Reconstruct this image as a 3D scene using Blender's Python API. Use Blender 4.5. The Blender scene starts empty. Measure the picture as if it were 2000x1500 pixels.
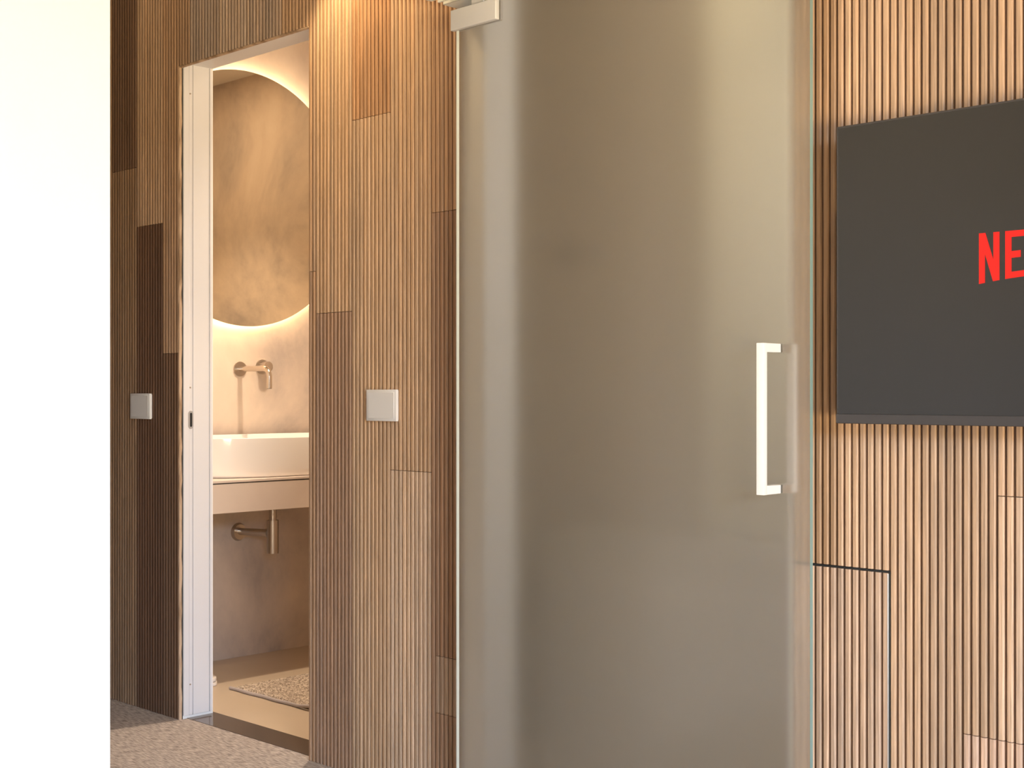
import bpy, bmesh, math, random
from mathutils import Vector
random.seed(7)
C = bpy.context.scene.collection
PI = math.pi
# World frame: x runs along the slatted wall (positive to the right), y points into that wall, z is up. Metres.

# ------------------------------------------------------------------ camera, world, lights, exposure
cam = bpy.data.cameras.new('camera'); cam_o = bpy.data.objects.new('camera', cam); C.objects.link(cam_o)
cam_o.location = (0, 0, 1.08); cam_o.rotation_euler = (PI/2, 0, math.radians(44.459))
cam.sensor_width = 36; cam.lens = 36*2649.5/2000; cam.shift_y = 17/2000; cam.clip_start = .02
bpy.context.scene.camera = cam_o
sc = bpy.context.scene
sc.view_settings.view_transform = 'Standard'; sc.view_settings.look = 'None'
sc.view_settings.exposure = 0.0; sc.view_settings.gamma = 1; sc.view_settings.use_curve_mapping = False
sc.cycles.max_bounces = 14; sc.cycles.transmission_bounces = 10; sc.cycles.diffuse_bounces = 6; sc.cycles.glossy_bounces = 6
sc.cycles.sample_clamp_indirect = 8

w = bpy.data.worlds.new('world'); sc.world = w; w.use_nodes = True
bg = w.node_tree.nodes['Background']; bg.inputs[0].default_value = (.62, .80, 1, 1); bg.inputs[1].default_value = 1.0

def area(name, loc, aim, sx, sy, power, col, spread=PI):
    l = bpy.data.lights.new(name, 'AREA'); l.shape = 'RECTANGLE'; l.size = sx; l.size_y = sy; l.energy = power; l.color = col; l.spread = spread
    o = bpy.data.objects.new(name, l); C.objects.link(o); o.location = loc
    o.rotation_euler = (Vector(aim)-Vector(loc)).to_track_quat('-Z', 'Y').to_euler(); return o
def spot(name, loc, aim, power, col, deg, blend=.25, rad=.03):
    l = bpy.data.lights.new(name, 'SPOT'); l.energy = power; l.color = col; l.spot_size = math.radians(deg); l.spot_blend = blend; l.shadow_soft_size = rad
    o = bpy.data.objects.new(name, l); C.objects.link(o); o.location = loc
    o.rotation_euler = (Vector(aim)-Vector(loc)).to_track_quat('-Z', 'Y').to_euler(); return o
# daylight through the terrace opening in the right wall: cool sky light falling in, warm light thrown up by the sunlit garden
area('daylight_sky', (7.0, -1.2, 3.6), (0, -.4, .6), 7, 2.2, 2900, (.64, .79, 1))
area('daylight_garden', (7.0, -1.2, -.7), (0, -.4, 1.5), 7, 1.6, 2000, (1, .755, .43))
# recessed ceiling spots, then added fill lamps for bathroom and niche
spot('downlight_a', (-2.92, 2.27, 2.585), (-2.92, 2.28, 0), 46, (1, .73, .42), 84, .35)
spot('downlight_b', (-1.1, 2.0, 2.585), (-1.1, 2.05, 0), 26, (1, .78, .50), 96, .5)
spot('downlight_bath', (-3.78, 3.15, 2.62), (-3.78, 3.15, 0), 140, (1, .80, .60), 88, .6, .03)
area('fill_bath', (-3.85, 3.2, 2.62), (-3.85, 3.2, 0), .5, .5, 10, (1, .80, .60))  # added fill to brighten the bathroom evenly, no real fixture
area('fill_niche_top', (-2.2, 2.65, 2.48), (-2.4, 3.0, 0), .5, .2, 1.6, (1, .88, .70))  # added fill so the space behind the glass is not black
area('fill_niche_side', (-1.27, 2.72, 1.15), (-2.4, 2.86, 1.0), .3, 2.2, 9, (.94, .97, 1))  # added side fill, brightens left jamb and cloth; no window here

# ------------------------------------------------------------------ helpers
def tag(o, label=None, cat=None, group=None, kind=None):
    if label: o['label'] = label
    if cat: o['category'] = cat
    if group: o['group'] = group
    if kind: o['kind'] = kind
    return o
def P(s, n, z): return Vector((-s, n, z))
def box(bm, s0, s1, n0, n1, z0, z1):
    r = bmesh.ops.create_cube(bm, size=1)['verts']
    for v in r:
        v.co = Vector((-(s0+s1)/2 + v.co.x*abs(s1-s0), (n0+n1)/2 + v.co.y*abs(n1-n0), (z0+z1)/2 + v.co.z*abs(z1-z0)))
    return r
def bev(bm, w, seg=2):
    bmesh.ops.bevel(bm, geom=[e for e in bm.edges], offset=w, segments=seg, affect='EDGES', profile=.6)
def obj(name, bm, m, parent=None, smooth=False):
    bmesh.ops.recalc_face_normals(bm, faces=bm.faces[:])
    me = bpy.data.meshes.new(name); bm.to_mesh(me); bm.free()
    if smooth:
        for p in me.polygons: p.use_smooth = True
        try: me.set_sharp_from_angle(angle=math.radians(40))
        except Exception: pass
    me.materials.append(m)
    o = bpy.data.objects.new(name, me); C.objects.link(o)
    if parent is not None:
        o.parent = parent; o.matrix_parent_inverse = parent.matrix_world.inverted()
    return o
def bobj(name, s0, s1, n0, n1, z0, z1, m, parent=None, b=0, seg=2):
    bm = bmesh.new(); box(bm, s0, s1, n0, n1, z0, z1)
    if b: bev(bm, b, seg)
    return obj(name, bm, m, parent, smooth=bool(b))
def empty(name, s, n, z):
    o = bpy.data.objects.new(name, None); C.objects.link(o); o.location = P(s, n, z); o.empty_display_size = .05
    bpy.context.view_layer.update(); return o
def cyl(bm, a, b, r, seg=32, r2=None):
    a, b = Vector(a), Vector(b); d = b-a
    vs = bmesh.ops.create_cone(bm, cap_ends=True, segments=seg, radius1=r, radius2=r if r2 is None else r2, depth=d.length)['verts']
    q = d.to_track_quat('Z', 'Y')
    for v in vs: v.co = q @ v.co + (a+b)/2
    return vs
def tube(bm, pts, r, seg=24):
    pts = [Vector(p) for p in pts]; rings = []
    up = None
    for i, p in enumerate(pts):
        t = (pts[min(i+1, len(pts)-1)] - pts[max(i-1, 0)]).normalized()
        u = Vector((0, 1, 0)) if up is None else up
        u = (u - t*u.dot(t)).normalized(); up = u; v = t.cross(u)
        rings.append([bm.verts.new(p + (u*math.cos(k*2*PI/seg) + v*math.sin(k*2*PI/seg))*r) for k in range(seg)])
    for a, b in zip(rings, rings[1:]):
        for k in range(seg): bm.faces.new((a[k], a[(k+1) % seg], b[(k+1) % seg], b[k]))
    bm.faces.new(rings[0]); bm.faces.new(rings[-1])

# ------------------------------------------------------------------ materials
def mat(name, col=(.8, .8, .8), rough=.5, metal=0, **kw):
    m = bpy.data.materials.new(name); m.use_nodes = True
    b = m.node_tree.nodes['Principled BSDF']
    b.inputs['Base Color'].default_value = (*col, 1); b.inputs['Roughness'].default_value = rough; b.inputs['Metallic'].default_value = metal
    for k, v in kw.items(): b.inputs[k.replace('_', ' ')].default_value = v
    return m
def nd(m, t, **kw):
    n = m.node_tree.nodes.new(t)
    for k, v in kw.items(): setattr(n, k, v)
    return n
def lk(m, a, b): m.node_tree.links.new(a, b)
def noise_col(m, stops, scale, vec=(1, 1, 1), detail=4, dist=0, bump=0, bdist=.002, coord='Object', rough=.55):
    tc = nd(m, 'ShaderNodeTexCoord'); mp = nd(m, 'ShaderNodeMapping'); mp.inputs['Scale'].default_value = vec
    lk(m, tc.outputs[coord], mp.inputs[0])
    nz = nd(m, 'ShaderNodeTexNoise'); nz.inputs['Scale'].default_value = scale; nz.inputs['Detail'].default_value = detail
    nz.inputs['Distortion'].default_value = dist; nz.inputs['Roughness'].default_value = rough
    lk(m, mp.outputs[0], nz.inputs[0])
    cr = nd(m, 'ShaderNodeValToRGB'); e = cr.color_ramp.elements
    e[0].position, e[0].color = stops[0][0], (*stops[0][1], 1); e[1].position, e[1].color = stops[-1][0], (*stops[-1][1], 1)
    for p, c in stops[1:-1]:
        x = e.new(p); x.color = (*c, 1)
    lk(m, nz.outputs[0], cr.inputs[0]); b = m.node_tree.nodes['Principled BSDF']; lk(m, cr.outputs[0], b.inputs['Base Color'])
    if bump:
        bp = nd(m, 'ShaderNodeBump'); bp.inputs['Strength'].default_value = bump; bp.inputs['Distance'].default_value = bdist
        lk(m, nz.outputs[0], bp.inputs['Height']); lk(m, bp.outputs[0], b.inputs['Normal'])
    return m

# oak: the colour of each slat comes from its object colour, the grain from noise stretched along the slat
oak = mat('oak_slat', rough=.55)
b = oak.node_tree.nodes['Principled BSDF']
oi = nd(oak, 'ShaderNodeObjectInfo'); tc = nd(oak, 'ShaderNodeTexCoord')
off = nd(oak, 'ShaderNodeVectorMath', operation='SCALE'); off.inputs[0].default_value = (13, 7, 29); lk(oak, oi.outputs['Random'], off.inputs['Scale'])
ad = nd(oak, 'ShaderNodeVectorMath', operation='ADD'); lk(oak, tc.outputs['Object'], ad.inputs[0]); lk(oak, off.outputs[0], ad.inputs[1])
def grain(scale, vec, detail, lo, hi, p0, p1, dist=0):
    mp = nd(oak, 'ShaderNodeMapping'); mp.inputs['Scale'].default_value = vec; lk(oak, ad.outputs[0], mp.inputs[0])
    n = nd(oak, 'ShaderNodeTexNoise'); n.inputs['Scale'].default_value = scale; n.inputs['Detail'].default_value = detail; n.inputs['Distortion'].default_value = dist
    lk(oak, mp.outputs[0], n.inputs[0])
    mr = nd(oak, 'ShaderNodeMapRange'); mr.inputs[1].default_value = p0; mr.inputs[2].default_value = p1; mr.inputs[3].default_value = lo; mr.inputs[4].default_value = hi
    lk(oak, n.outputs[0], mr.inputs[0]); return mr.outputs[0]
g1 = grain(9, (42, 42, 1.0), 5, .70, 1.12, .3, .65, .4)
g2 = grain(3, (12, 12, .7), 2, .90, 1.08, .3, .7)
mu = nd(oak, 'ShaderNodeMath', operation='MULTIPLY'); lk(oak, g1, mu.inputs[0]); lk(oak, g2, mu.inputs[1])
sv = nd(oak, 'ShaderNodeVectorMath', operation='SCALE'); lk(oak, oi.outputs['Color'], sv.inputs[0]); lk(oak, mu.outputs[0], sv.inputs['Scale'])
lk(oak, sv.outputs[0], b.inputs['Base Color'])
bp = nd(oak, 'ShaderNodeBump'); bp.inputs['Strength'].default_value = .3; bp.inputs['Distance'].default_value = .0006
lk(oak, g1, bp.inputs['Height']); lk(oak, bp.outputs[0], b.inputs['Normal'])

white_paint = mat('white_paint', (.86, .86, .84), .6)
noise_col(white_paint, [(.3, (.85, .85, .83)), (.7, (.88, .88, .865))], 3, bump=.03)
ceiling_paint = mat('ceiling_paint', (.74, .72, .68), .8)
door_white = mat('door_lacquer', (.72, .72, .75), .35)
jamb_gap = mat('dark_gap', (.02, .02, .02), .8)
plaster = mat('microcement', (.7, .55, .42), .55)
noise_col(plaster, [(.32, (.33, .285, .26)), (.45, (.50, .42, .355)), (.56, (.60, .50, .41)), (.72, (.68, .58, .48))], 1.6, (1, 1, 1), 7, .35, .12, .004, rough=.62)
bath_floor_m = mat('resin_floor', (.52, .38, .26), .35)
noise_col(bath_floor_m, [(.35, (.50, .40, .295)), (.65, (.57, .46, .34))], 1.3, detail=5, dist=.8)
vanity_m = mat('vanity_microcement', (.6, .5, .42), .5)
noise_col(vanity_m, [(.3, (.53, .44, .375)), (.7, (.62, .53, .455))], 2.4, detail=6, dist=1)
ceramic = mat('ceramic', (.86, .83, .79), .12); ceramic.node_tree.nodes['Principled BSDF'].inputs['Coat Weight'].default_value = .3
steel = mat('brushed_steel', (.50, .44, .38), .28, 1)
steel2 = mat('polished_steel', (.66, .58, .50), .16, 1)
mirror_m = mat('mirror', (.80, .71, .55), .01, 1)
mirror_back = mat('mirror_back', (.6, .6, .58), .5)
def emis(name, col, st):
    m = bpy.data.materials.new(name); m.use_nodes = True; t = m.node_tree; t.nodes.clear()
    e = t.nodes.new('ShaderNodeEmission'); o = t.nodes.new('ShaderNodeOutputMaterial'); e.inputs[0].default_value = (*col, 1); e.inputs[1].default_value = st
    t.links.new(e.outputs[0], o.inputs[0]); return m
led = emis('led_strip', (1, .72, .43), 105)
letter_m = emis('screen_red', (1, .042, .030), 1.0)
threshold_m = mat('threshold_stone', (.10, .075, .06), .12)
switch_m = mat('switch_white', (.80, .79, .78), .35)
alu = mat('satin_aluminium', (.72, .72, .73), .35, .15)
handle_m = mat('handle_white', (.86, .86, .85), .3, .15)
rail_m = mat('rail_white', (.80, .80, .72), .4)
tv_body = mat('tv_body', (.035, .035, .038), .45)
tv_bezel = mat('tv_bezel', (.035, .033, .037), .4)
tv_screen = mat('tv_glass', (.009, .010, .013), .14); tv_screen.node_tree.nodes['Principled BSDF'].inputs['Specular IOR Level'].default_value = .42
mdf = mat('raw_panel_edge', (.55, .38, .25), .8)
noise_col(mdf, [(.35, (.30, .19, .11)), (.55, (.58, .41, .28))], 30, (1, 1, .25), 4)
trim_m = mat('trim_steel', (.75, .74, .72), .3, .8)
dark_m = mat('dark_fitting', (.05, .045, .04), .5)

carpet_m = mat('carpet', (.25, .21, .18), .95)
tc = nd(carpet_m, 'ShaderNodeTexCoord'); b = carpet_m.node_tree.nodes['Principled BSDF']
mp = nd(carpet_m, 'ShaderNodeMapping'); mp.inputs['Scale'].default_value = (30, 330, 60); mp.inputs['Rotation'].default_value = (0, 0, math.radians(2)); lk(carpet_m, tc.outputs['Object'], mp.inputs[0])
nz = nd(carpet_m, 'ShaderNodeTexNoise'); nz.inputs['Scale'].default_value = 1; nz.inputs['Detail'].default_value = 4; lk(carpet_m, mp.outputs[0], nz.inputs[0])
cr = nd(carpet_m, 'ShaderNodeValToRGB'); e = cr.color_ramp.elements; e[0].position = .33; e[0].color = (.17, .14, .125, 1); e[1].position = .68; e[1].color = (.62, .54, .49, 1)
lk(carpet_m, nz.outputs[0], cr.inputs[0]); lk(carpet_m, cr.outputs[0], b.inputs['Base Color'])
bp = nd(carpet_m, 'ShaderNodeBump'); bp.inputs['Strength'].default_value = .9; bp.inputs['Distance'].default_value = .004; lk(carpet_m, nz.outputs[0], bp.inputs['Height']); lk(carpet_m, bp.outputs[0], b.inputs['Normal'])

mat_pile = mat('mat_pile', (.5, .4, .3), .95)
noise_col(mat_pile, [(.38, (.22, .165, .12)), (.6, (.66, .55, .44))], 130, detail=3, bump=1, bdist=.006)
niche_m = mat('niche_paint', (.34, .27, .205), .7)
mat_edge = mat('mat_binding', (.46, .40, .38), .85)

# satin glass: clear body with a rough etched skin and a little milky scatter
glass = bpy.data.materials.new('satin_glass'); glass.use_nodes = True; t = glass.node_tree; t.nodes.clear()
out = t.nodes.new('ShaderNodeOutputMaterial'); pr = t.nodes.new('ShaderNodeBsdfPrincipled')
pr.inputs['Base Color'].default_value = (.88, .86, .83, 1); pr.inputs['Roughness'].default_value = .235; pr.inputs['Transmission Weight'].default_value = 1; pr.inputs['IOR'].default_value = 1.45
df = t.nodes.new('ShaderNodeBsdfDiffuse'); df.inputs[0].default_value = (.50, .45, .36, 1)
mx = t.nodes.new('ShaderNodeMixShader'); mx.inputs[0].default_value = .17
t.links.new(pr.outputs[0], mx.inputs[1]); t.links.new(df.outputs[0], mx.inputs[2]); t.links.new(mx.outputs[0], out.inputs[0])
glass_edge = mat('glass_edge', (.20, .31, .29), .15); glass_edge.node_tree.nodes['Principled BSDF'].inputs['Specular IOR Level'].default_value = .8
glass_edge2 = mat('glass_edge_glint', (.80, .85, .80), .15)  # pale colour paints the light caught by the left glass edge

# ------------------------------------------------------------------ setting: shell
def struct(o): o['kind'] = 'structure'; return o
struct(bobj('floor', -2.7, 5.2, -2.7, 2.456, -.12, 0, carpet_m))
struct(bobj('floor', 3.0, 4.8, 2.566, 3.95, -.12, 0, bath_floor_m))
struct(bobj('floor', 1.15, 2.995, 2.456, 3.75, -.12, 0, bath_floor_m))
struct(bobj('ceiling', -2.7, 5.2, -2.7, 2.43, 2.60, 2.72, ceiling_paint))
struct(bobj('ceiling', 3.0, 4.8, 2.56, 3.95, 2.63, 2.72, ceiling_paint))
struct(bobj('ceiling', 1.15, 2.995, 2.56, 3.75, 2.50, 2.72, ceiling_paint))
struct(bobj('wall_left', 2.60, 2.74, -2.7, 1.4434, 0, 2.6, white_paint))
tan_paint = mat('tan_paint', (.42, .36, .30), .8)
struct(bobj('wall_rear', -2.7, 5.2, -2.82, -2.7, 0, 2.6, tan_paint))
struct(bobj('wall_hall_left', 5.08, 5.2, -2.7, 2.56, 0, 2.6, tan_paint))
# right wall with a wide terrace opening (the sliding panes stand open)
bm = bmesh.new()
box(bm, -2.82, -2.7, -2.7, -2.0, 0, 2.6); box(bm, -2.82, -2.7, .8, 2.56, 0, 2.6); box(bm, -2.82, -2.7, -2.0, .8, 2.35, 2.6)
struct(obj('wall_right', bm, white_paint))
# bathroom and niche shell
struct(bobj('wall_bathroom_left', 4.68, 4.80, 2.566, 3.95, 0, 2.72, plaster))
struct(bobj('wall_bathroom_back', 3.0, 4.68, 3.84, 3.95, 0, 2.72, plaster))
struct(bobj('wall_bathroom_right', 3.0, 3.1, 2.566, 3.84, 0, 2.72, plaster))
struct(bobj('wall_niche_left', 2.97, 2.999, 2.566, 3.05, 0, 2.6, niche_m))
struct(bobj('wall_niche_back', 1.15, 2.995, 3.05, 3.17, 0, 2.6, niche_m))
struct(bobj('wall_niche_right', 1.15, 1.25, 2.56, 3.05, 0, 2.6, niche_m))

# ------------------------------------------------------------------ the slatted oak wall
WF = 2.425          # front of the slats
SD = .0060          # groove depth
core = bmesh.new()  # masonry behind the panels, with the two openings
C0, C1 = 2.438, 2.556
DR, DL, DH = 3.2194, 3.9200, 2.157       # bathroom doorway
OR, OL, OH = 1.565, 2.50, 2.30          # glass door opening
box(core, DL, 5.08, C0, C1, 0, 2.6); box(core, DR, DL, C0, C1, DH+.014, 2.6)
box(core, OL, DR-.0001, C0, C1, 0, 2.6); box(core, OR, OL, C0, C1, OH, 2.6); box(core, -2.7, OR, C0, C1, 0, 2.6)
wall = struct(obj('wall_back', core, white_paint))
slat_cache = {}
def slat_mesh(L, wd):
    k = (round(L, 4), round(wd, 5))
    if k in slat_cache: return slat_cache[k]
    h = wd*.345; c = .0021
    prof = [(-h-.0004, SD), (-h, c), (-h+c, 0), (h-c, 0), (h, c), (h+.0004, SD)]
    vs = [(x, y, z) for z in (0, L) for x, y in prof]
    n = 6; fs = [(i, (i+1) % n, n+(i+1) % n, n+i) for i in range(n)] + [tuple(range(n-1, -1, -1)), tuple(range(n, 2*n))]
    me = bpy.data.meshes.new('slat'); me.from_pydata(vs, [], fs); me.materials.append(oak); me.update()
    slat_cache[k] = me; return me
LG, MD, DK = (.66, .48, .32), (.52, .36, .23), (.26, .155, .09)
RED = (.89, .80, .755)
def panel(s0, pitch, cols, tone, z0, z1, var=.10, joint=0, stuff=False):
    """one panel: a grooved backing and one slat per column; cols = list of column numbers or (column, z0, z1)"""
    tone = tuple(t*k for t, k in zip(tone, RED))
    cc = [(c, z0, z1) if not isinstance(c, tuple) else c for c in cols]
    lo = min(c[0] for c in cc); hi = max(c[0] for c in cc)+1
    bm = bmesh.new()
    i = 0; cc.sort()
    runs = []
    for c in cc:
        if runs and runs[-1][2:] == [c[1], c[2]]: runs[-1][1] = c[0]+1
        else: runs.append([c[0], c[0]+1, c[1], c[2]])
    for a, b_, za, zb in runs: box(bm, s0+a*pitch+joint*.0006, s0+b_*pitch-joint*.0006, WF+SD, C0, za+joint*.0008, zb-joint*.0008)
    p = obj('panel', bm, oak, wall); p.color = (tone[0]*.24, tone[1]*.19, tone[2]*.16, 1)  # backing colour darkened to paint the shade in the grooves
    if stuff:
        bm = bmesh.new()
        for c, za, zb in cc:
            x = s0+(c+.5)*pitch; box(bm, x-pitch*.365, x+pitch*.365, WF, WF+SD, za, zb)
        o = obj('slat', bm, oak, p); o['kind'] = 'stuff'; o.color = (*tone, 1); return
    for c, za, zb in cc:
        o = bpy.data.objects.new('slat', slat_mesh(zb-za-.0016, pitch)); C.objects.link(o); o.parent = p
        o.location = P(s0+(c+.5)*pitch, WF, za+.0008)
        k = 1+random.uniform(-var, var); r = random.uniform(-.03, .03)
        o.color = (tone[0]*k*(1+r), tone[1]*k, tone[2]*k*(1-r*1.5), 1)
A, PT = 2.6834, .01675
H = 2.60
R = lambda a, b: list(range(a, b))
panel(A, PT, R(110, 143), MD, 0, H, stuff=True)
panel(A, PT, R(100, 110), (.42, .28, .17), 0, H)
panel(A, PT, R(90, 100), (.19, .115, .07), 1.855, H)
panel(A, PT, R(90, 100), (.32, .215, .13), 0, 1.855)
panel(A, PT, R(80, 90), (.50, .36, .24), 1.649, H)
panel(A, PT, R(80, 90), (.15, .082, .046), 0, 1.649)
panel(A, PT, [(c, DH, H) for c in R(70, 74)] + R(74, 80), (.44, .30, .19), 1.211, H)
panel(A, PT, R(74, 80), (.19, .11, .062), 0, 1.211)
panel(A, PT, R(60, 70), (.42, .345, .285), DH, H)  # these three panels over the doorway are greyed to paint cooler light
panel(A, PT, R(50, 60), (.50, .41, .33), DH, H)
panel(A, PT, R(40, 50), (.42, .34, .275), DH, H)
panel(A, PT, [(c, DH, H) for c in R(32, 40)] + R(30, 32), (.48, .34, .22), 1.435, H)
panel(A, PT, R(30, 32), (.44, .30, .19), 0, 1.435)
panel(A, PT, R(20, 30), (.55, .395, .25), 1.311, H)
panel(A, PT, R(20, 30), (.40, .27, .18), 0, 1.311)
panel(A, PT, R(10, 20), (.46, .285, .155), 1.851, H, var=.05)
panel(A, PT, R(10, 20), (.56, .41, .265), 0, 1.851)
panel(A, PT, R(0, 10), (.55, .40, .26), .868, H)
panel(A, PT, R(0, 10), (.66, .51, .36), 0, .868, var=.14)
panel(A, PT, R(-7, 0) , (.50, .34, .21), 1.558, H)
panel(A, PT, [(-1, 0, 1.558)] + R(-7, -1), (.40, .265, .17), .383, 1.558)
panel(A, PT, R(-7, -1), (.48, .36, .25), .232, .383, joint=1)
panel(A, PT, R(-7, -1), (.40, .28, .19), 0, .232, joint=1)
# above the glass door opening, behind the header
panel(A, PT, R(-66, -7), MD, OH, H, stuff=True)
B, PB = 1.2896, .01685
HZ = .729
panel(B, PB, R(10, 16), (.46, .325, .20), HZ, H)
panel(B, PB, [(c, 0, H) for c in R(0, 3)] + R(3, 10), (.66, .50, .35), HZ, H, var=.08)
panel(B, PB, [(c, 0, H) for c in R(-6, 0)] + R(-10, -6), (.55, .41, .28), .436, H)
panel(B, PB, R(-20, -10), (.62, .47, .33), .8886, H)
panel(B, PB, R(-20, -10), (.66, .51, .37), .436, .8886, joint=1)
panel(B, PB, R(-16, -6), (.66, .50, .38), 0, .436, joint=1)
panel(B, PB, R(3, 16), (.60, .46, .335), 0, HZ-.004, joint=1)       # the removable lower panel
panel(B, PB, R(-30, -20), (.60, .45, .31), 0, H, stuff=True)
panel(B, PB, R(-236, -30), MD, 0, H, stuff=True)
hx = B+3*PB
bobj('panel_gap', hx-.0016, hx+.0006, WF+.0015, C0, 0, HZ-.001, jamb_gap, wall)
bobj('panel_gap', hx, B+16*PB, WF+.0030, C0, HZ-.0040, HZ-.0005, jamb_gap, wall)
o = bobj('edge_trim', hx+.0008, hx+.0034, WF-.0005, WF+.006, 0, HZ-.006, trim_m, wall); o['label'] = 'bright metal edge strip of the lower panel'

# ------------------------------------------------------------------ bathroom doorway: lining, strike, threshold
door = empty('door_1', 3.57, 2.5, 0); door['kind'] = 'structure'
# raw edge of the cladding beside the lining, chipped
bm = bmesh.new(); nz_ = 60
ring = []
for i in range(nz_+1):
    z = DH*i/nz_; a = random.uniform(0, .0022) if i % 3 else random.uniform(.001, .004)
    ring.append([bm.verts.new(P(DL+.002, WF+.0005, z)), bm.verts.new(P(DL-.0025+a*.4, WF+.0005+a, z)), bm.verts.new(P(DL-.0025, WF+.0115-a, z)), bm.verts.new(P(DL+.002, WF+.0115, z))])
for p, q in zip(ring, ring[1:]):
    for k in range(3): bm.faces.new((p[k], p[k+1], q[k+1], q[k]))
o = obj('cladding_edge', bm, mdf, door); o['label'] = 'raw chipped edge of the wood cladding'
bobj('cladding_edge', DR, DL, WF+.0005, WF+.0115, DH-.004, DH, mdf, door)
bobj('shadow_gap', DL-.001, DL+.004, WF+.0112, WF+.0145, .0, DH-.004, jamb_gap, door)
for n0, n1, t_ in ((2.4395, 2.4600, .0065), (2.4608, 2.4745, .0050), (2.4753, 2.5380, .0065), (2.5395, 2.5490, .0078)):
    bobj('jamb_strip', DL-t_, DL+.003, n0, n1, .011, DH+.012, door_white, door, b=.0008, seg=1)
bobj('shadow_gap', DL-.002, DL+.003, 2.4596, 2.5475, .010, DH+.006, jamb_gap, door)
for n0, n1, t_ in ((2.4395, 2.4745, .0065), (2.4753, 2.5380, .0065), (2.5395, 2.5490, .0078)):
    bobj('jamb_strip', DR-.003, DR+t_, n0, n1, .003, DH+.012, door_white, door, b=.0008, seg=1)
bobj('head_lining', DR, DL, 2.4395, 2.5500, DH+.0115, DH+.019, door_white, door, b=.0008, seg=1)
# long oval strike
def oval(bm, s, n, z, hn, hz, d0, d1, seg=10):
    pr_ = []
    for k in range(seg+1): a = PI*k/seg; pr_.append((hn*math.cos(a), hz-hn+hn*math.sin(a)))
    for k in range(seg+1): a = PI+PI*k/seg; pr_.append((hn*math.cos(a), -(hz-hn)+hn*math.sin(a)))
    lo = [bm.verts.new(P(s-d0, n+x, z+y)) for x, y in pr_]; hi_ = [bm.verts.new(P(s-d1, n+x, z+y)) for x, y in pr_]
    m_ = len(pr_)
    for k in range(m_): bm.faces.new((lo[k], lo[(k+1) % m_], hi_[(k+1) % m_], hi_[k]))
    bm.faces.new(lo); bm.faces.new(hi_)
js = DL-.0050
bm = bmesh.new(); oval(bm, js, 2.4662, .990, .0100, .0300, -.001, .0018)
st = obj('strike_plate', bm, mat('strike_grey', (.42, .42, .43), .4, .3), door, smooth=True); st['label'] = 'long oval steel strike plate'
bm = bmesh.new(); oval(bm, js, 2.4672, .990, .0042, .0235, .0010, .0021); obj('slot', bm, jamb_gap, st)
for n_, z_ in ((2.4650, 1.097), (2.4650, 2.072), (2.4650, .112)):
    bm = bmesh.new(); cyl(bm, P(js+.001, n_, z_), P(js-.0008, n_, z_), .0028, 14); obj('screw', bm, steel, door)
o = struct(bobj('trim_1', DR-.02, DL+.02, 2.456, 2.566, -.05, .0015, threshold_m)); o['label'] = 'dark polished threshold under the doorway'

# ------------------------------------------------------------------ bathroom things
MS = 4.652
mr = empty('mirror', 4.68, 3.195, 1.872)
tag(mr, 'large round frameless mirror with a glowing warm rim on the bathroom wall', 'mirror')
bm = bmesh.new(); cyl(bm, P(MS+.005, 3.195, 1.872), P(MS, 3.195, 1.872), .521, 128); obj('mirror_glass', bm, mirror_m, mr)
bm = bmesh.new(); cyl(bm, P(4.679, 3.195, 1.872), P(MS+.0055, 3.195, 1.872), .475, 96); obj('back_box', bm, mirror_back, mr)
bm = bmesh.new(); sg = 96; vv = []
for k in range(sg):
    a = 2*PI*k/sg; vv.append([bm.verts.new(P(s_, 3.195+r_*math.cos(a), 1.872+r_*math.sin(a))) for s_, r_ in ((4.672, .478), (4.672, .484), (4.660, .484), (4.660, .478))])
for k in range(sg):
    p, q = vv[k], vv[(k+1) % sg]
    for j in range(4): bm.faces.new((p[j], p[(j+1) % 4], q[(j+1) % 4], q[j]))
o = obj('light_strip', bm, led, mr); o['label'] = 'warm light strip behind the mirror'

# vanity shelf
VF = 4.18
va = empty('vanity', 4.43, 3.2, .643)
tag(va, 'wall-hung beige vanity slab carrying the oval washbasin', 'vanity')
bobj('countertop', VF-.0015, 4.679, 2.567, 3.838, .7530, .7620, vanity_m, va, b=.001, seg=1)
bobj('joint', VF+.004, 4.679, 2.567, 3.838, .7490, .7531, dark_m, va)
bobj('front_panel', VF, VF+.02, 2.567, 3.838, .643, .7490, vanity_m, va, b=.001, seg=1)
bobj('underside', VF+.019, 4.679, 2.567, 3.838, .646, .665, vanity_m, va)

# basin
def sup(a, b_, t, e=2.7):
    c, s = math.cos(t), math.sin(t)
    return a*math.copysign(abs(c)**(2/e), c), b_*math.copysign(abs(s)**(2/e), s)
bc = (4.425, 3.225)
bm = bmesh.new(); seg = 96; rings = []
a0, b0 = .475, .232
prof = [(.80, 0), (.905, 0), (.93, .0035), (.948, .012), (.962, .03), (.978, .07), (.992, .11), (.999, .142), (.9995, .1475), (.993, .149), (.982, .1485), (.976, .143), (.965, .11), (.93, .05), (.80, .022), (.4, .014), (.06, .012)]
for f_, z_ in prof:
    rg = []
    for k in range(seg):
        x, y = sup(a0 - (1-f_)*a0*.55 if f_ > .9 else a0*f_*.99, b0 - (1-f_)*b0*1.0 if f_ > .9 else b0*f_, 2*PI*k/seg)
        rg.append(bm.verts.new(P(bc[0]+y, bc[1]+x, .7622+z_)))
    rings.append(rg)
for p, q in zip(rings, rings[1:]):
    for k in range(seg): bm.faces.new((p[k], p[(k+1) % seg], q[(k+1) % seg], q[k]))
bm.faces.new(rings[0]); bm.faces.new(rings[-1])
ba = obj('washbasin', bm, ceramic, None, smooth=True)
tag(ba, 'white glossy oval countertop washbasin with thin rim on the vanity', 'washbasin')
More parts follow.
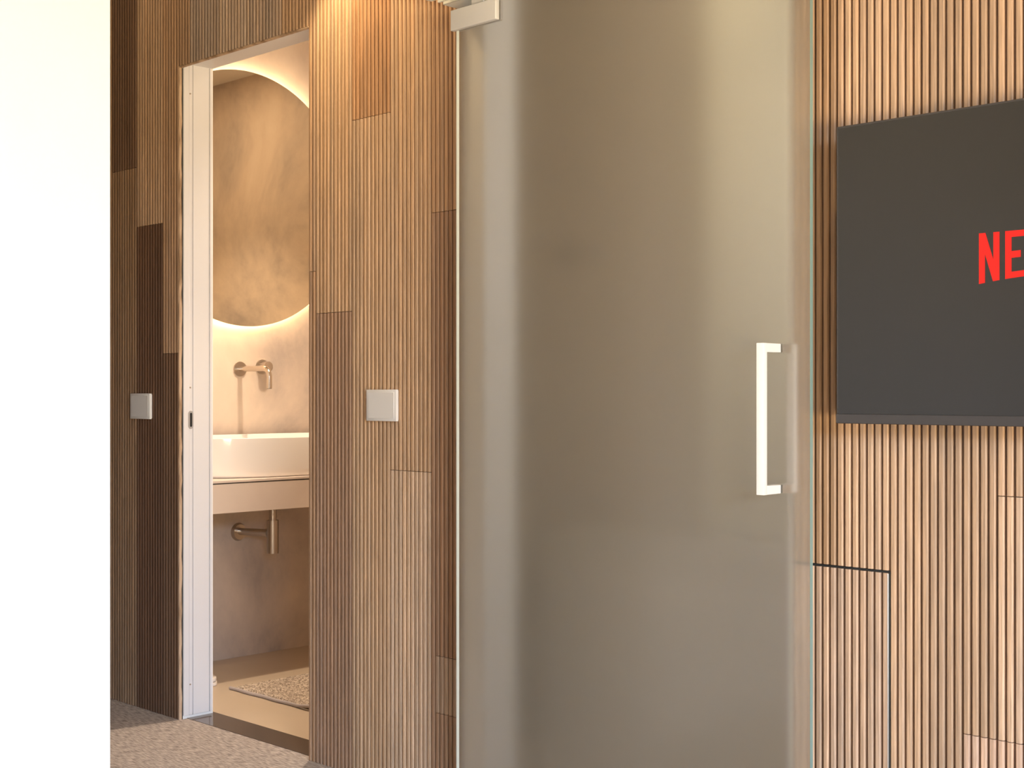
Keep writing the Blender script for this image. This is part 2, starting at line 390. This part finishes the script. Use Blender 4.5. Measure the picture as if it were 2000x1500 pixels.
bm = bmesh.new(); cyl(bm, P(bc[0], bc[1], .7745), P(bc[0], bc[1], .779), .03, 32); bev(bm, .001, 1); obj('drain_cap', bm, steel2, ba)

# wall tap
tp = empty('wall_tap', 4.68, 3.179, 1.177)
tag(tp, 'steel wall-mounted basin tap with bent spout and separate round control', 'tap')
bm = bmesh.new(); cyl(bm, P(4.679, 3.179, 1.177), P(4.673, 3.179, 1.177), .030, 48); obj('spout_rosette', bm, steel, tp, True)
pts = [P(4.676, 3.179, 1.177), P(4.56, 3.179, 1.177)]; cr_ = .035; ex = 4.4735
for k in range(13):
    a = PI/2*k/12; pts.append(P(ex+cr_-cr_*math.sin(a), 3.179, 1.177-cr_+cr_*math.cos(a)))
pts.append(P(ex, 3.179, 1.097))
bm = bmesh.new(); tube(bm, pts, .0112); obj('spout', bm, steel2, tp, True)
bm = bmesh.new(); cyl(bm, P(ex, 3.179, 1.0972), P(ex, 3.179, 1.0955), .0092, 24); obj('aerator', bm, dark_m, tp)
bm = bmesh.new(); cyl(bm, P(4.679, 3.287, 1.187), P(4.673, 3.287, 1.187), .030, 48); obj('control_rosette', bm, steel, tp, True)
bm = bmesh.new(); cyl(bm, P(4.675, 3.287, 1.187), P(4.631, 3.287, 1.187), .0212, 40); bev(bm, .0006, 1); ct = obj('control_knob', bm, steel2, tp, True)

# bottle trap
tr = empty('bottle_trap', 4.449, 3.175, .444)
tag(tr, 'brushed steel bottle trap under the vanity, piped to the wall', 'bottle trap')
tz, ts, tn = .444, 4.449, 3.178
bm = bmesh.new(); cyl(bm, P(ts, tn, tz), P(ts, tn, .573), .0232, 48); bev(bm, .0012, 2); obj('bottle', bm, steel, tr, True)
bm = bmesh.new(); cyl(bm, P(ts, tn, .570), P(ts, tn, .6465), .0145, 40); obj('inlet_pipe', bm, steel, tr, True)
bm = bmesh.new(); cyl(bm, P(ts+.02, tn, .522), P(4.676, tn-.005, .514), .0145, 40); obj('outlet_pipe', bm, steel, tr, True)
bm = bmesh.new(); cyl(bm, P(ts+.0215, tn, .522), P(ts+.034, tn, .5215), .019, 40); obj('coupling_nut', bm, steel, tr, True)
bm = bmesh.new(); cyl(bm, P(4.679, tn-.005, .512), P(4.665, tn-.005, .512), .037, 48, .031); obj('wall_flange', bm, steel, tr, True)

# bath mat
bmat = empty('bath_mat', 3.80, 3.06, 0)
tag(bmat, 'speckled beige bath mat with pale bound edge on the bathroom floor', 'bath mat')
M0, M1, N0, N1 = 3.42, 4.190, 2.805, 3.32
def curl(s, n):
    t_ = max(0, 1-abs(s-3.70)/.10); e_ = max(0, 1-(n-N0)/.09)
    return .010*(t_*t_*(3-2*t_))*e_*e_
bm = bmesh.new(); nx, ny = 150, 100; g = []
for i in range(nx+1):
    row = []
    for j in range(ny+1):
        s_ = M0+.008+(M1-M0-.016)*i/nx; n_ = N0+.009+(N1-N0-.018)*j/ny
        ed = min(i, nx-i, j, ny-j); h_ = .009 + (random.uniform(0, .0042) if ed > 1 else -.002)
        row.append(bm.verts.new(P(s_+random.uniform(-.001, .001), n_+random.uniform(-.001, .001), h_+curl(s_, n_))))
    g.append(row)
for i in range(nx):
    for j in range(ny): bm.faces.new((g[i][j], g[i+1][j], g[i+1][j+1], g[i][j+1]))
obj('pile', bm, mat_pile, bmat, True)
bm = bmesh.new()
pts = []
for i in range(61): s_ = M1+(M0-M1)*i/60; pts.append(P(s_, N0+.002*math.sin(i*.5), .0062+curl(s_, N0)))
tube(bm, pts, .0060, 10)
pts = [P(M1, N0+(N1-N0)*i/20, .0062) for i in range(21)]; tube(bm, pts, .0058, 10)
tube(bm, [P(M0, N0, .0062), P(M0, N1, .0062)], .0058, 10); tube(bm, [P(M0, N1, .0062), P(M1, N1, .0062)], .0058, 10)
obj('bound_edge', bm, mat_edge, bmat, True)

# slipper beside the mat, mostly behind the door lining
sl = empty('slipper', 4.40, 2.85, 0)
tag(sl, 'white slipper tip peeking past the door lining behind the mat', 'slipper')
slm = mat('slipper_white', (.74, .68, .62), .8)
def sole(z0, z1, k):
    bm = bmesh.new(); lo = []; hi_ = []
    for q in range(40):
        a = 2*PI*q/40; x = .125*math.cos(a); wdt = (.046-.008*math.cos(a+.4)); y = wdt*math.sin(a)
        lo.append(bm.verts.new(P(4.400+x*k, 2.795+y*k*.8, z0))); hi_.append(bm.verts.new(P(4.400+x*k, 2.795+y*k*.8, z1)))
    for q in range(40): bm.faces.new((lo[q], lo[(q+1) % 40], hi_[(q+1) % 40], hi_[q]))
    bm.faces.new(lo); bm.faces.new(hi_); bev(bm, .0035, 2); return bm
obj('sole', sole(.0005, .013, 1), slm, sl, True)
obj('insole', sole(.016, .029, .97), slm, sl, True)
obj('welt', sole(.012, .017, .9), mat_edge, sl, True)

# ------------------------------------------------------------------ light switches
def switch(sc_, zc, label):
    e_ = empty('light_switch', sc_, WF, zc); tag(e_, label, 'light switch', 'light switches on the slatted wall')
    wd, ht = .1268, .0868
    bobj('back_plate', sc_-wd/2+.003, sc_+wd/2-.003, WF-.002, WF+.001, zc-ht/2+.003, zc+ht/2-.003, switch_m, e_)
    bobj('cover', sc_-wd/2, sc_+wd/2, WF-.0105, WF-.002, zc-ht/2, zc+ht/2, switch_m, e_, b=.0012, seg=2)
    bobj('rocker', sc_-wd/2+.009, sc_+wd/2-.009, WF-.0112, WF-.009, zc-ht/2+.007, zc+ht/2-.007, switch_m, e_, b=.0006, seg=1)
switch(2.8750, 1.0452, 'white switch plate between the doorway and the frosted glass door')
switch(4.1493, 1.0340, 'grey-looking switch plate on the dark slats beyond the doorway, near the white wall')

# ------------------------------------------------------------------ television
TF = 2.355
tv = empty('television', .918, TF+.03, 1.0195)
tag(tv, 'wall-mounted flat television with red lettering on its dark screen', 'television')
T0, T1, TZ0, TZ1 = .418, 1.4165, 1.0195, 1.6035
bobj('housing', T0+.012, T1-.012, TF+.012, TF+.045, TZ0+.012, TZ1-.012, tv_body, tv, b=.006)
bobj('wall_bracket', .72, 1.12, TF+.044, WF-.0005, 1.12, 1.50, tv_body, tv)
bobj('bezel', T0, T1, TF+.0008, TF+.0125, TZ0, TZ1, tv_bezel, tv, b=.0015, seg=1)
bobj('screen', T0+.005, T1-.005, TF, TF+.0012, TZ0+.0195, TZ1-.004, tv_screen, tv)
o = bobj('bottom_bezel', T0+.0005, T1-.0005, TF-.0012, TF+.0012, TZ0+.0005, TZ0+.0188, tv_bezel, tv, b=.0006, seg=1); o['label'] = 'wider grey strip under the screen'
# the red word on the screen; the letter feet follow a shallow arc
LT, LM = 1.3696, .977
arc = lambda s: 1.2885-.0111*((s-LM)/.1443)**2
def letter(s_left, width, polys):
    """polys: convex outlines in (u across to the right, v: 0 foot .. 1 top)"""
    bm = bmesh.new()
    for po in polys:
        # split long edges so the feet can follow the arc
        f_, b_ = [], []
        for u, v in po:
            s = s_left-u*width; z0 = arc(s); z = z0+(LT-z0)*v
            f_.append(bm.verts.new(P(s, TF-.0007, z))); b_.append(bm.verts.new(P(s, TF+.0003, z)))
        m_ = len(f_)
        bm.faces.new(f_); bm.faces.new(b_)
        for k in range(m_): bm.faces.new((f_[k], f_[(k+1) % m_], b_[(k+1) % m_], b_[k]))
    obj('letter', bm, letter_m, tv)
q = lambda u0, u1, v0, v1: [(u0, v0), ((u0+u1)/2, v0), (u1, v0), (u1, v1), (u0, v1)]
kN, kE = .295, .34
x = 1.1213
letter(x, .0386, [q(0, kN, 0, 1), q(1-kN, 1, 0, 1), [(0, 1), (kN+.02, 1), (1, 0), (1-kN-.02, 0)]]); x -= .0386+.0106
letter(x, .0345, [q(0, kE, 0, 1), q(kE, 1, 0, .135), q(kE, .83, .425, .57), q(kE, 1, .865, 1)]); x -= .0345+.009
letter(x, .0345, [q(.5-kE/2, .5+kE/2, 0, 1), q(0, 1, .865, 1)]); x -= .0345+.009
letter(x, .0330, [q(0, kE, 0, 1), q(kE, .83, .425, .57), q(kE, 1, .865, 1)]); x -= .0330+.009
letter(x, .0330, [q(0, kE, 0, 1), q(kE, 1, 0, .135)]); x -= .0330+.0085
letter(x, .0115, [q(0, 1, 0, 1)]); x -= .0115+.008
letter(x, .0410, [[(0, 1), (.30, 1), (1, 0), (.70, 0)], [(.70, 1), (1, 1), (.30, 0), (0, 0)]])

# ------------------------------------------------------------------ sliding glass door and its rail
GF, GB = 2.3405, 2.3505
G0, G1 = 1.466, 2.4925
rail = empty('door_rail', 1.98, 2.33, 2.08)
tag(rail, 'white overhead rail from which the frosted glass panel hangs', 'door rail')
RL, RR = 2.5775, .40
bobj('cover', RR, RL, 2.372, 2.4245, 2.080, 2.19, rail_m, rail, b=.001, seg=1)
bobj('front_cover', RR, RL, 2.20, 2.332, 2.080, 2.19, rail_m, rail, b=.001, seg=1)
bobj('track_bed', RR, RL-.004, 2.331, 2.373, 2.120, 2.188, dark_m, rail)
bobj('guide_strip', RR, RL-.002, 2.352, 2.358, 2.082, 2.125, rail_m, rail)
gd = empty('glass_door', 1.98, 2.345, .02)
tag(gd, 'tall frosted glass sliding door leaf with a white bar handle', 'door')
bobj('glass_panel', G0+.0008, G1-.0020, GF, GB, .012, 2.040, glass, gd)
o = bobj('polished_edge', G0, G0+.0007, GF+.0004, GB-.0004, .012, 2.040, glass_edge, gd); o['label'] = 'green polished edge of the glass'
o = bobj('polished_edge', G1-.0095, G1, GF-.0004, GF+.0002, .012, 2.040, glass_edge2, gd) ; o['label'] = 'painted pale strip for light caught by the glass edge'
for c0, c1 in ((2.339, 2.5005), (1.47, 1.632)):
    cl = bobj('hanger_clamp', c0, c1, GF-.014, GF-.0005, 1.9895, 2.041, alu, gd, b=.0025, seg=3)
    bobj('back_plate', c0+.003, c1-.003, GB+.0005, GB+.010, 1.992, 2.039, alu, gd, b=.001, seg=1)
    bobj('hanger', (c0+c1)/2-.02, (c0+c1)/2+.02, GF+.002, GB-.002, 2.0395, 2.0795, alu, gd)
hd = empty('handle', 1.545, GF, 1.03); hd.parent = gd; hd.matrix_parent_inverse = gd.matrix_world.inverted()
bm = bmesh.new(); hs0, hs1 = 1.5335, 1.5515
def bar_handle(name, f0, f1, g_, parent):
    bobj('bar', hs0, hs1, f0, f1, .8755, 1.1795, handle_m, parent, b=.0012, seg=2)
    for z0 in (.8758, 1.1612): bobj('leg', hs0+.0006, hs1-.0006, min(f1, g_), max(f1, g_), z0, z0+.018, handle_m, parent, b=.0008, seg=1)
bar_handle('handle', GF-.062, GF-.050, GF, hd)
bar_handle('handle', GB+.040, GB+.052, GB, hd)  # rear handle added in place of the front handle's blurred reflection

# ------------------------------------------------------------------ objects added to make the blurred shapes behind the glass
cb = empty('low_cabinet', 2.0, 2.95, 0)
tag(cb, 'low brown cabinet seen as a blur through the frosted glass', 'cabinet')
cbm = mat('cabinet_brown', (.43, .38, .34), .6)
bobj('body', 1.26, 2.67, 2.862, 3.045, .004, .65, cbm, cb, b=.003, seg=1)
bobj('top', 1.26, 2.68, 2.842, 3.045, .65, .676, cbm, cb, b=.002, seg=1)
for k in range(4): bobj('cabinet_door', 1.27+k*.35, 1.27+(k+1)*.35-.006, 2.846, 2.862, .02, .64, cbm, cb, b=.002, seg=1)
cur = mat('pale_cloth', (.80, .76, .60), .85)  # unseen cloth, added to give the light band in the glass
bm = bmesh.new(); cols = 60; top = []; bot = []
for k in range(cols+1):
    s_ = 1.90+.30*k/cols; n_ = 3.005+.014*math.sin(k*.9); top.append(bm.verts.new(P(s_, n_, 2.45))); bot.append(bm.verts.new(P(s_, n_, .69)))
for k in range(cols): bm.faces.new((top[k], top[k+1], bot[k+1], bot[k]))
cu = obj('light_band_cloth', bm, cur, None, True); md = cu.modifiers.new('thickness', 'SOLIDIFY'); md.thickness = .004
tag(cu, 'pale hanging cloth added to make the light band behind the frosted glass', 'light_band_cloth')
hk = empty('wall_hook', 2.745, 3.05, 1.5)
tag(hk, 'small dark wall hook showing as a faint smudge behind the frosted glass', 'hook')
bobj('plate', 2.70, 2.79, 3.040, 3.0495, 1.47, 1.53, dark_m, hk, b=.003)
bobj('peg', 2.735, 2.755, 2.985, 3.041, 1.485, 1.505, dark_m, hk, b=.003)
# white lining of the opening behind the glass
op = empty('door_2', 2.03, 2.5, 0); op['kind'] = 'structure'
bobj('jamb', OL-.012, OL, C0, 2.556, 0, OH, white_paint, op); bobj('jamb', OR, OR+.012, C0, 2.58, 0, OH, white_paint, op)
bobj('head_lining', OR, OL, C0, 2.58, OH-.012, OH, white_paint, op)
